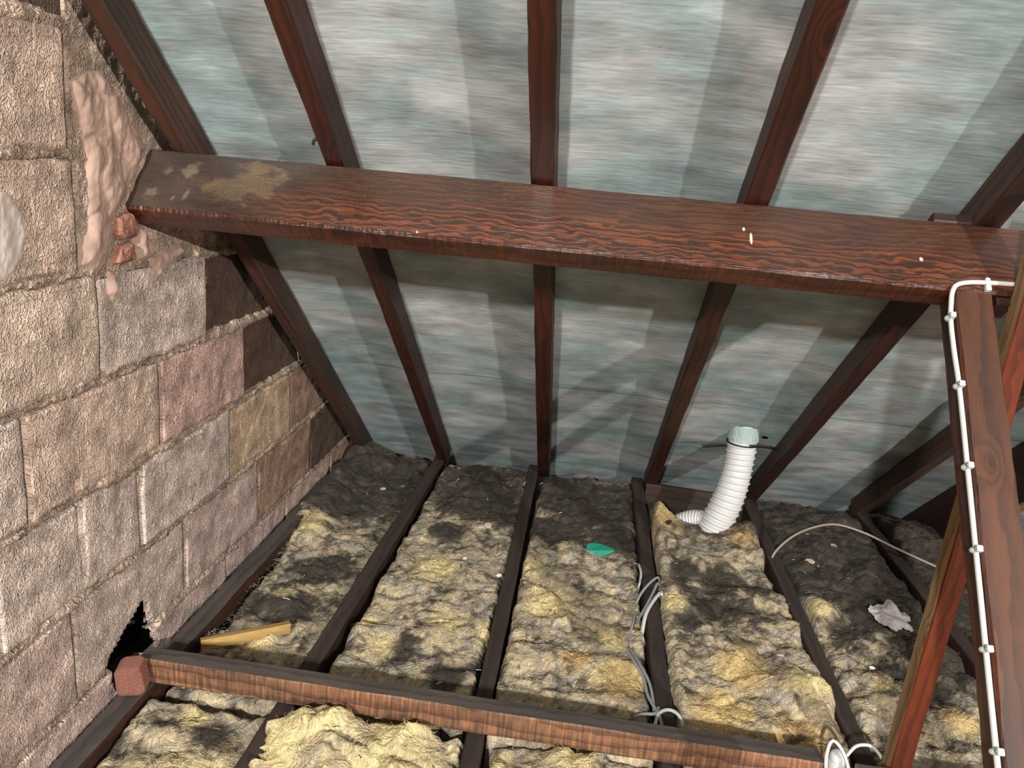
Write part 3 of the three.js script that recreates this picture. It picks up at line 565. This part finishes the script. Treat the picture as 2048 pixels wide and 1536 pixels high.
batt('dark mineral wool batt behind the strut, its shade partly in the colour', 2.235, 2.72, -0.1, 1.628, (x, z) => -0.006 + bump(x, z, 2.3, 0.2, 0.15, 0.05), { seed: 37, cell: 0.007 });
batt('cream mineral wool batt in front of the sawn timber, next to the block wall', 0.07, 0.366, 1.668, 2.9, (x, z) => -0.02 + bump(x, z, 0.24, 1.86, 0.1, 0.015), { seed: 43, cell: 0.006 });
batt('thick yellow mineral wool heaped against the front of the sawn timber', 0.395, 0.81, 1.672, 2.9, (x, z) => 0.004 + bump(x, z, 0.5, 1.72, 0.085, 0.055) + bump(x, z, 0.68, 1.76, 0.12, 0.03), { seed: 49, amp: 1.35, cell: 0.006, roll: 0.03, jag: 0.03 });
batt('cream mineral wool lump below the middle of the sawn timber', 0.876, 1.25, 1.634, 2.9, (x, z) => -0.015 + bump(x, z, 1.06, 1.72, 0.08, 0.045), { seed: 55, cell: 0.006, roll: 0.03 });
batt('mineral wool batt in front of the sawn timber by the lampholder', 1.32, 1.71, 1.64, 2.9, (x, z) => -0.02, { seed: 61, cell: 0.008 });

// ---------------------------------------------------------------- hose through the roof
{
  const top = roofPt(1.594, 0.56, -0.168), t = thing('ventilation_hose', V(1.575, -0.03, 0.36));
  const curve = new THREE.CatmullRomCurve3([top, V(1.594, 0.30, 0.326), V(1.586, 0.2, 0.34), V(1.565, 0.10, 0.352), V(1.540, 0.02, 0.352), V(1.528, -0.03, 0.345)]);
  const n = 420, sides = 40, L = curve.getLength(), fr = curve.computeFrenetFrames(n), pos = [], idx = [], uv = [];
  for (let i = 0; i <= n; i++) {
    const p = curve.getPointAt(i / n), s = i / n * L;
    for (let k = 0; k <= sides; k++) {
      const a = k / sides * 2 * Math.PI, ph = (s / 0.0235 - k / sides) % 1, w = (ph + 1) % 1;
      const near = smooth(0.11, 0.155, s);
      const r = 0.0515 + 0.005 * smooth(0.2, 0.4, s) + near * (0.0068 * Math.exp(-(((w - 0.5) / 0.1) ** 2)) - 0.002 * Math.sin(Math.PI * w) ** 2 + 0.0005 * N2(a * 3, s * 90)) + (1 - near) * 0.001;
      const q = p.clone().addScaledVector(fr.normals[i], r * Math.cos(a)).addScaledVector(fr.binormals[i], r * Math.sin(a)).sub(t.position);
      pos.push(q.x, q.y, q.z); uv.push(k / sides, s);
    }
  }
  for (let i = 0; i < n; i++) for (let k = 0; k < sides; k++) { const a = i * (sides + 1) + k; idx.push(a, a + 1, a + sides + 1, a + 1, a + sides + 2, a + sides + 1); }
  const g = new THREE.BufferGeometry(); g.setAttribute('position', new THREE.Float32BufferAttribute(pos, 3)); g.setAttribute('uv', new THREE.Float32BufferAttribute(uv, 2)); g.setIndex(idx); g.computeVertexNormals();
  M.hose = new THREE.MeshPhysicalMaterial({ color: 0xbcbcba, roughness: 0.5, side: THREE.DoubleSide });
  mesh('corrugated_tube', g, M.hose, t);
  // the squashed run that turns away under the insulation
  const c2 = new THREE.CatmullRomCurve3([V(1.55, 0.02, 0.36), V(1.50, 0.022, 0.325), V(1.45, 0.004, 0.3), V(1.40, -0.04, 0.28)]), p2 = [], i2 = [], n2 = 110, f2 = c2.computeFrenetFrames(n2), L2 = c2.getLength();
  for (let i = 0; i <= n2; i++) { const p = c2.getPointAt(i / n2), s = i / n2 * L2; for (let k = 0; k <= 24; k++) { const a = k / 24 * 2 * Math.PI, r = 0.032 + 0.004 * Math.abs(Math.sin(Math.PI * s / 0.011)); const q = p.clone().addScaledVector(f2.normals[i], r * Math.cos(a)).addScaledVector(f2.binormals[i], r * Math.sin(a)).sub(t.position); p2.push(q.x, q.y, q.z); } }
  for (let i = 0; i < n2; i++) for (let k = 0; k < 24; k++) { const a = i * 25 + k; i2.push(a, a + 1, a + 25, a + 1, a + 26, a + 25); }
  const g2 = new THREE.BufferGeometry(); g2.setAttribute('position', new THREE.Float32BufferAttribute(p2, 3)); g2.setIndex(i2); g2.computeVertexNormals();
  mesh('corrugated_tube', g2, M.hose, t);
  // collar of cut membrane drawn round the spigot
  const cp = [], ci = [], cn = 60;
  for (let j = 0; j <= 4; j++) for (let k = 0; k <= cn; k++) {
    const a = k / cn * 2 * Math.PI, s = 0.06 + j / 4 * 0.062, torn = j === 4 ? 0.008 * N2(k * 0.9, 4) : 0;
    const p = curve.getPointAt(clamp(s + torn + 0.004, 0, L) / L), i = 4, r = 0.056 + 0.006 * (1 - j / 4) ** 2 + 0.003 * N2(k * 0.7, j * 0.8);
    const q = p.clone().addScaledVector(fr.normals[i], r * Math.cos(a)).addScaledVector(fr.binormals[i], r * Math.sin(a)).sub(t.position); cp.push(q.x, q.y, q.z);
  }
  for (let j = 0; j < 4; j++) for (let k = 0; k < cn; k++) { if (j > 1 && N2(k * 0.33, 8) > 0.25) continue; const a = j * (cn + 1) + k; ci.push(a, a + 1, a + cn + 1, a + 1, a + cn + 2, a + cn + 1); }
  const cg = new THREE.BufferGeometry(); cg.setAttribute('position', new THREE.Float32BufferAttribute(cp, 3)); cg.setIndex(ci); cg.computeVertexNormals();
  mesh('collar', cg, new THREE.MeshStandardMaterial({ color: 0x94a5a1, roughness: 0.6, side: THREE.DoubleSide }), t);
  pieces(t);
  tag(shade(t), 'white corrugated ventilation hose coming down through the roof membrane', 'hose');
  // black cable tie with two long tails
  const k = thing('cable_tie', V(1.592, 0.335, 0.35)), sc = curve.getPointAt(0.138 / L), ring = [], fi = Math.round(0.138 / L * n);
  for (let i = 0; i <= 28; i++) { const a = i / 28 * 2 * Math.PI; ring.push(sc.clone().addScaledVector(fr.normals[fi], 0.0565 * Math.cos(a)).addScaledVector(fr.binormals[fi], 0.0565 * Math.sin(a)).add(V(0, -0.004 * Math.cos(a) * 0, 0)).sub(k.position)); }
  mesh('strap', tube(ring, 0.003, { seg: 80 }), M.black, k);
  const tail = (...p) => mesh('tail', tube(p.map((q) => q.sub(k.position)), 0.0032), M.black, k);
  const y0 = sc.y, z0 = sc.z;
  tail(V(1.535, y0 - 0.012, z0 + 0.01), V(1.49, y0 - 0.014, z0 + 0.02), V(1.445, y0 - 0.02, z0 + 0.03));
  tail(V(1.612, y0 + 0.008, z0 + 0.055), V(1.66, y0 + 0.012, z0 + 0.05), V(1.705, y0 + 0.006, z0 + 0.045), V(1.735, y0 - 0.002, z0 + 0.04));
  const hd = mesh('lock', new RoundedBoxGeometry(0.01, 0.008, 0.007, 2, 0.0015), M.black, k); hd.position.set(1.615 - k.position.x, y0 + 0.008 - k.position.y, z0 + 0.056 - k.position.z);
  pieces(k);
  tag(k, 'black cable tie round the head of the white hose, its two tails sticking out', 'cable tie');
}

// ---------------------------------------------------------------- cables
{ // white cable over the beam's corner and down the strut
  const P = (x, n, s = PS + 0.0055) => roofPt(x, s, n);
  const pts = [P(1.775, 0.140), P(1.727, 0.142), P(1.69, 0.146), P(1.668, 0.155), P(1.6605, 0.172, PS + 0.003), P(1.6605, 0.19, PS - 0.004), P(1.659, 0.22, PS - 0.008), P(1.660, 0.28, PS - 0.01), P(1.6625, 0.36, PS - 0.009), P(1.663, 0.52, PS - 0.009), P(1.6635, 0.66, PS - 0.01), P(1.6635, 0.82, PS - 0.01), P(1.6635, 0.95, PS - 0.01), P(1.6635, 1.2, PS - 0.01), P(1.6635, 1.45, PS - 0.01)];
  const c = mesh('cable', tube(pts, 0.0046, { sides: 10 }), M.cableWhite); tag(c, 'white cable bent over the beam and clipped down the thick strut', 'cable');
  const clips = [[1.727, 0.142, 'white cable clip on the beam next to the slim upright timber', true], [1.659, 0.22, 'white cable clip just under the beam on the strut', false], [1.6625, 0.362, 'white cable clip second from the top on the strut', false], [1.663, 0.517, 'white cable clip third from the top on the strut', false], [1.6635, 0.662, 'white cable clip on the strut beside where it crosses the slim upright timber', false], [1.6635, 0.82, 'white cable clip low on the strut, second from the bottom of the picture', false], [1.6635, 0.967, 'lowest white cable clip on the strut, at the bottom of the picture', false]];
  for (const [x, n, label, flat] of clips) {
    const p = flat ? P(x, n, PS + 0.0045) : P(x, n, PS - 0.0095), t = thing('cable_clip', p);
    const q = new THREE.Quaternion().setFromRotationMatrix(new THREE.Matrix4().makeBasis(flat ? V(1, 0, 0) : IN, flat ? IN : V(-1, 0, 0).cross(IN).multiplyScalar(1), flat ? V(1, 0, 0).cross(IN) : V(-1, 0, 0)));
    t.quaternion.copy(q);
    mesh('saddle', tube([V(0, -0.0055, -0.004), V(0, -0.0055, 0.002), V(0, 0, 0.0062), V(0, 0.0055, 0.002), V(0, 0.0055, -0.004)], 0.0048, { sides: 8, seg: 24 }), M.clip, t);
    const ear = mesh('ear', new RoundedBoxGeometry(0.011, 0.011, 0.0105, 2, 0.002), M.clip, t); ear.position.set(0, 0.012, 0.0012);
    const nail = mesh('nail', new THREE.CylinderGeometry(0.0022, 0.0022, 0.0022, 12), M.steel, t); nail.rotation.x = Math.PI / 2; nail.position.set(0, 0.0125, 0.007);
    tag(t, label, 'cable clip', 'clips holding the white cable');
  }
}
const cableOf = (name, pts, r, mat, label, group) => tag(mesh(name, tube(pts, r), mat), label, 'cable', group);
cableOf('cable', [V(1.716, -0.03, 0.535), V(1.728, 0.012, 0.52), V(1.79, 0.06, 0.47), V(1.88, 0.085, 0.41), V(1.97, 0.09, 0.37), V(2.07, 0.075, 0.38), V(2.17, 0.05, 0.42), V(2.29, 0.03, 0.49), V(2.42, 0.012, 0.56), V(2.6, 0.01, 0.66)], 0.0042, M.cableDusty, 'dusty grey cable arching over the dark insulation to the right of the hose');
cableOf('cable', [V(1.309, -0.01, 0.80), V(1.300, 0.012, 0.815), V(1.27, 0.018, 0.87), V(1.24, 0.008, 0.93), V(1.222, -0.008, 0.985)], 0.0042, M.cableGrey, 'grey cable crossing the joist, the one nearest to the hose', 'grey cables crossing the joist');
cableOf('cable', [V(1.309, -0.012, 0.83), V(1.298, 0.011, 0.85), V(1.278, 0.014, 0.92), V(1.258, 0.014, 0.99), V(1.232, -0.006, 1.05)], 0.0042, M.cableGrey, 'grey cable crossing the joist just before the white one', 'grey cables crossing the joist');
cableOf('cable', [V(1.218, 0.004, 1.04), V(1.208, 0.012, 1.12), V(1.19, 0.004, 1.2)], 0.004, M.cableGrey, 'short grey cable lying on the wool left of the joist', 'grey cables crossing the joist');
cableOf('cable', [V(1.312, 0.002, 0.895), V(1.297, 0.014, 0.925), V(1.27, 0.016, 0.99), V(1.248, 0.012, 1.06), V(1.238, -0.012, 1.125)], 0.0058, M.cableWhite, 'white cable crossing the joist with a white tie near its top');
{ const t = thing('cable_tie', V(1.297, 0.014, 0.925)); const r = mesh('strap', new THREE.TorusGeometry(0.0075, 0.0022, 8, 20), M.cableWhite, t); r.rotation.set(0.5, 0.4, 0); const h = mesh('lock', new RoundedBoxGeometry(0.008, 0.008, 0.018, 2, 0.002), M.cableWhite, t); h.position.set(0.006, 0.006, 0.004); tag(t, 'small white cable tie knotted round the white cable on the joist', 'cable tie'); }
cableOf('cable', [V(1.247, -0.01, 0.70), V(1.243, 0.002, 0.73), V(1.247, 0.004, 0.78), V(1.243, -0.004, 0.83), V(1.236, -0.02, 0.86)], 0.0042, M.cableWhite, 'short white cable dipping into the gap left of the joist');
cableOf('cable', [V(1.19, 0.012, 1.245), V(1.205, 0.016, 1.30), V(1.228, 0.012, 1.36), V(1.24, 0.004, 1.43), V(1.262, 0.006, 1.5), V(1.27, 0.004, 1.575)], 0.0042, M.cableGrey, 'longest grey cable running beside the joist to the sawn timber', 'grey cables by the sawn timber');
cableOf('cable', [V(1.2, 0.012, 1.25), V(1.222, 0.018, 1.32), V(1.243, 0.012, 1.38), V(1.251, 0.004, 1.44), V(1.252, 0.0, 1.49)], 0.0042, M.cableGrey, 'grey cable bowed towards the joist above the sawn timber', 'grey cables by the sawn timber');
cableOf('cable', [V(1.2, 0.008, 1.52), V(1.225, 0.012, 1.51), V(1.25, 0.01, 1.5), V(1.262, 0.006, 1.47)], 0.0045, M.cableGrey, 'short grey cable stub pointing left at the sawn timber', 'grey cables by the sawn timber');
cableOf('cable', [V(1.246, -0.03, 1.56), V(1.252, 0.0, 1.525), V(1.264, 0.008, 1.49), V(1.29, 0.009, 1.475), V(1.312, 0.006, 1.49), V(1.322, -0.016, 1.51)], 0.0045, M.cableWhite, 'white cable looped over the joist next to the sawn timber');
{ // lampholder and its looped flex at the bottom right
  const t = thing('lampholder', V(1.646, 0.012, 1.606));
  const prof = [[0.0, 0.055], [0.012, 0.054], [0.016, 0.048], [0.0185, 0.04], [0.0185, 0.02], [0.0215, 0.018], [0.0215, 0.004], [0.02, 0.0], [0.022, -0.006], [0.022, -0.03], [0, -0.03]].map(([r, y]) => new THREE.Vector2(r, y));
  const b = mesh('body', new THREE.LatheGeometry(prof, 32), M.whitePlastic, t);
  for (const y of [0.024, 0.03, 0.036]) { const r = mesh('ring', new THREE.TorusGeometry(0.0187, 0.0013, 8, 32), M.whitePlastic, t); r.rotation.x = Math.PI / 2; r.position.y = y; }
  t.rotation.set(0.15, 0, 0.12); pieces(t);
  tag(t, 'white plastic lampholder standing between the ends of the two sawn timbers', 'lampholder');
  cableOf('cable', [V(1.606, -0.03, 1.70), V(1.604, 0.03, 1.68), V(1.606, 0.075, 1.64), V(1.62, 0.1, 1.62), V(1.638, 0.088, 1.625), V(1.656, 0.05, 1.65), V(1.662, 0.0, 1.67), V(1.664, -0.04, 1.68)], 0.004, M.cableWhite, 'white flex standing up in a loop over the lampholder');
  cableOf('cable', [V(1.664, 0.05, 1.6), V(1.69, 0.066, 1.58), V(1.72, 0.068, 1.575), V(1.742, 0.05, 1.57), V(1.762, 0.024, 1.565)], 0.004, M.cableWhite, 'white flex running from the lampholder to the foot of the slim upright timber');
}

// ---------------------------------------------------------------- small things lying about
{ // broken brick at the binder's end
  const g = new RoundedBoxGeometry(0.062, 0.078, 0.06, 6, 0.014), p = g.attributes.position;
  for (let i = 0; i < p.count; i++) { const x = p.getX(i), y = p.getY(i), z = p.getZ(i), d = 0.006 * N2(x * 40 + 3, y * 40) + 0.003 * N2(z * 90, x * 90 + y * 50); p.setXYZ(i, x * (1 - 0.12 * smooth(0, 0.04, y)) + d, y + 0.5 * d, z + d); }
  g.computeVertexNormals();
  const m = mesh('brick', g, brickMat.clone()); m.material.color.set(0xf2ad98); m.position.set(0.036, 0.043, 1.692); m.rotation.set(0.1, 0.25, 0.06);
  tag(m, 'broken red brick by the wall at the end of the sawn timber', 'brick');
}
{
  const ya = woolTop(0.1, 1.47) + 0.014, yb = woolTop(0.25, 1.33) + 0.016;
  const m = timber('stick', V(0.082, ya, 1.462), V(0.268, yb, 1.328), V(0, 1, 0), 0.03, 0.018, [M.yellowWood, M.yellowWood, M.yellowWood, M.yellowWood, M.yellowWood], { seed: 71, chamfer: 0.0015 });
  tag(m, 'offcut of yellow wood lying on the sooty insulation beside the wall', 'stick');
}
{ // green scrap shaped like a leaf
  const sh = new THREE.Shape(); sh.moveTo(-0.048, -0.008); sh.bezierCurveTo(-0.05, 0.03, -0.02, 0.036, 0.005, 0.03); sh.bezierCurveTo(0.03, 0.022, 0.045, 0.01, 0.05, 0.0); sh.bezierCurveTo(0.03, -0.018, 0.01, -0.022, -0.01, -0.024); sh.bezierCurveTo(-0.03, -0.03, -0.046, -0.024, -0.048, -0.008);
  const g = new THREE.ExtrudeGeometry(sh, { depth: 0.0012, bevelEnabled: true, bevelSize: 0.0006, bevelThickness: 0.0005, bevelSegments: 2, curveSegments: 16 }), p = g.attributes.position;
  for (let i = 0; i < p.count; i++) p.setZ(i, p.getZ(i) + 3 * p.getX(i) * p.getX(i));
  g.computeVertexNormals();
  const m = mesh('scrap', g, M.tealScrap); m.position.set(1.112, woolTop(1.112, 0.645) + 0.012, 0.645); m.rotation.set(-Math.PI / 2 + 0.35, 0.02, 0.05);
  tag(m, 'bright green leaf-shaped scrap lying on the insulation', 'scrap');
}
{ // crumpled tissue
  const O = [[-0.062, 0.012], [-0.05, -0.04], [-0.01, -0.082], [0.012, -0.066], [0.045, -0.07], [0.06, -0.05], [0.05, -0.02], [0.074, -0.012], [0.06, 0.02], [0.04, 0.05], [0.015, 0.058], [0.0, 0.04], [-0.03, 0.045]];
  const g = field(-0.07, 0.08, -0.09, 0.065, 0.0025, (x, z) => {
    const d = polyDist(O, x, z) + 0.004 * N2(x * 90, z * 90);
    const h = 0.014 + 0.026 * Math.abs(N2(x * 10 + 3, z * 8 + 1)) + 0.008 * Math.abs(N2(x * 22, z * 16 + 5)) + 0.0015 * N2(x * 70, z * 70) - 0.01 * smooth(0.03, 0, d);
    return { p: V(x, h, -z), keep: d > 0 };
  }, (x, z) => [x, z], false);
  const m = mesh('tissue', g, M.tissue); m.position.set(2.02, woolTop(2.02, 0.83) + 0.0, 0.83); m.rotation.set(0.15, 0.1, -0.05);
  tag(m, 'crumpled pale tissue lying on the dark insulation left of the slim upright timber', 'tissue');
}
// pale chips: [x, z, size, turn, label]
const chipGeo = (() => { const s = new THREE.Shape([[-0.5, -0.2], [-0.1, -0.45], [0.45, -0.25], [0.5, 0.15], [0.1, 0.42], [-0.35, 0.3]].map(([a, b]) => new THREE.Vector2(a, b))); const g = new THREE.ExtrudeGeometry(s, { depth: 0.12, bevelEnabled: true, bevelSize: 0.04, bevelThickness: 0.04, bevelSegments: 1 }); g.rotateX(-Math.PI / 2); return g; })();
const chipMat = plain(0xb8a896, 0.9), chipWhite = plain(0xe8e4da, 0.7);
for (const [x, z, s, a, m, label] of [
  [1.859, 0.50, 0.036, 0.6, chipMat, 'pale flat chip on the black insulation under the arched cable'], [0.707, 0.585, 0.03, 1.2, chipMat, 'pale chip on the sooty end of the second bay, right one of the pair'], [0.685, 0.6, 0.02, 0.2, chipMat, 'small pale chip on the sooty end of the second bay, left one of the pair'],
  [1.882, 1.131, 0.02, 2.2, chipWhite, 'white chip on the insulation below the tissue'], [1.749, 0.835, 0.018, 0.3, chipWhite, 'white chip by the joist left of the tissue'], [0.667, 0.83, 0.016, 0.9, chipWhite, 'cream chip in the middle of the second bay'], [0.792, 0.9, 0.018, 0.1, chipWhite, 'cream chip beside the joist left of the green scrap'],
  [1.99, 0.33, 0.026, 1.9, chipMat, 'pale chip on the black insulation behind the arched cable'], [0.245, 0.315, 0.022, 0.5, chipMat, 'pale chip on the sooty insulation near the wall']]) {
  const c = mesh('chip', chipGeo, m); c.scale.set(s, s * 0.8, s); c.position.set(x, woolTop(x, z) + 0.001, z); c.rotation.set(0.1, a, 0.05); tag(c, label, 'chip');
}
{ const c = mesh('dead_leaf', chipGeo, plain(0x2a120c, 0.8)); c.scale.set(0.03, 0.02, 0.022); c.position.set(1.357, woolTop(1.357, 0.43) + 0.004, 0.43); c.rotation.set(0.3, 0.8, 0.1); tag(c, 'dark dead leaf on the lifted insulation below the hose', 'leaf'); }
{ // plant litter over the wool: nobody could count it
  const r = rng(909), g = tube([V(-0.5, 0, 0), V(-0.1, 0.06, 0.08), V(0.2, 0.02, 0.02), V(0.5, 0.05, 0.12)], 0.05, { seg: 6, sides: 4 }), n = 900;
  const I = new THREE.InstancedMesh(g, plain(0xffffff, 0.9), n), m4 = new THREE.Matrix4(), q = new THREE.Quaternion();
  for (let i = 0; i < n; i++) {
    let x, z, y; do { x = 0.08 + r() * 2.3; z = r() * 1.95; y = woolTop(x, z); } while (y < -0.07);
    const s = 0.006 + 0.016 * r() ** 2; q.setFromEuler(new THREE.Euler((r() - 0.5) * 0.6, r() * 6.3, (r() - 0.5) * 0.6));
    m4.compose(V(x, y + 0.002, z), q, V(s, s, s)); I.setMatrixAt(i, m4);
    I.setColorAt(i, new THREE.Color().setHex(r() < 0.72 ? 0x23170f : r() < 0.6 ? 0x8a7a5e : 0xd8d0c0));
  }
  I.name = 'plant_litter'; I.userData = { kind: 'stuff', label: 'dark twigs and pale flecks scattered over the insulation', category: 'litter' }; scene.add(I); shade(I);
}

{ // loose fibres standing off the wool
  const r = rng(4141), g = tube([V(-0.5, 0, 0), V(-0.2, 0.12, 0.1), V(0.15, 0.1, -0.06), V(0.5, -0.02, 0.1)], 0.014, { seg: 7, sides: 4 }), n = 17000;
  const I = new THREE.InstancedMesh(g, plain(0xffffff, 1), n), m4 = new THREE.Matrix4(), q = new THREE.Quaternion(), e = new THREE.Euler(), col = new THREE.Color();
  for (let i = 0; i < n; i++) {
    let x, z, y; do { x = 0.03 + r() * 2.45; z = -0.05 + r() * 2.05; y = woolTop(x, z, 0.022); } while (y < -0.07);
    const a = 3.5 * N2(x * 9, z * 9, 0, 0, 300) + (r() - 0.5) * 1.6, L = 0.010 + 0.02 * r();
    q.setFromEuler(e.set((r() - 0.5) * 0.5, a, (r() - 0.5) * 0.5)); m4.compose(V(x, y - 0.0005, z), q, V(L, L, L)); I.setMatrixAt(i, m4);
    const c = woolColor(x, z, y), k = 0.75 + 0.6 * r(); I.setColorAt(i, col.setRGB(clamp(c[0] * k), clamp(c[1] * k), clamp(c[2] * k)));
  }
  I.name = 'loose_fibres'; I.userData = { kind: 'stuff', label: 'fine loose fibres curling off the mineral wool', category: 'fibre' }; scene.add(I); shade(I);
}

// ---------------------------------------------------------------- the two bulbs behind the camera
for (const [i, { p, cd, color, r }] of LAMPS.entries()) {
  const t = thing('pendant_lamp', V(p[0], p[1], p[2])), y1 = memY(p[2]) - p[1] - 0.02;
  mesh('flex', tube([V(0, 0.09, 0), V(0.004, 0.09 + (y1 - 0.09) / 2, 0), V(0, y1, 0)], 0.003), M.cableWhite, t);
  mesh('lampholder', new THREE.LatheGeometry([[0, 0.1], [0.012, 0.098], [0.019, 0.08], [0.019, 0.05], [0, 0.05]].map(([a, b]) => new THREE.Vector2(a, b)), 24), M.whitePlastic, t);
  const glass = new THREE.LatheGeometry([[0, -0.065], [0.018, -0.061], [0.031, -0.045], [0.035, -0.025], [0.031, 0], [0.02, 0.025], [0.014, 0.045], [0.014, 0.052]].map(([a, b]) => new THREE.Vector2(a, b)), 28);
  mesh('bulb', glass, new THREE.MeshStandardMaterial({ color: 0xffffff, emissive: color, emissiveIntensity: 6 }), t);
  const l = new THREE.PointLight(color, cd, 0, 2); l.position.set(0, -0.02, 0); l.castShadow = true; l.shadow.radius = r; l.shadow.mapSize.set(2048, 2048); l.shadow.bias = -0.002; t.add(l);
  tag(t, i ? 'bare bulb on a flex under the ridge, the one further from the block wall' : 'bare bulb on a flex under the ridge near the block wall', 'lamp', 'pendant bulbs');
}
renderer.render(scene, camera);
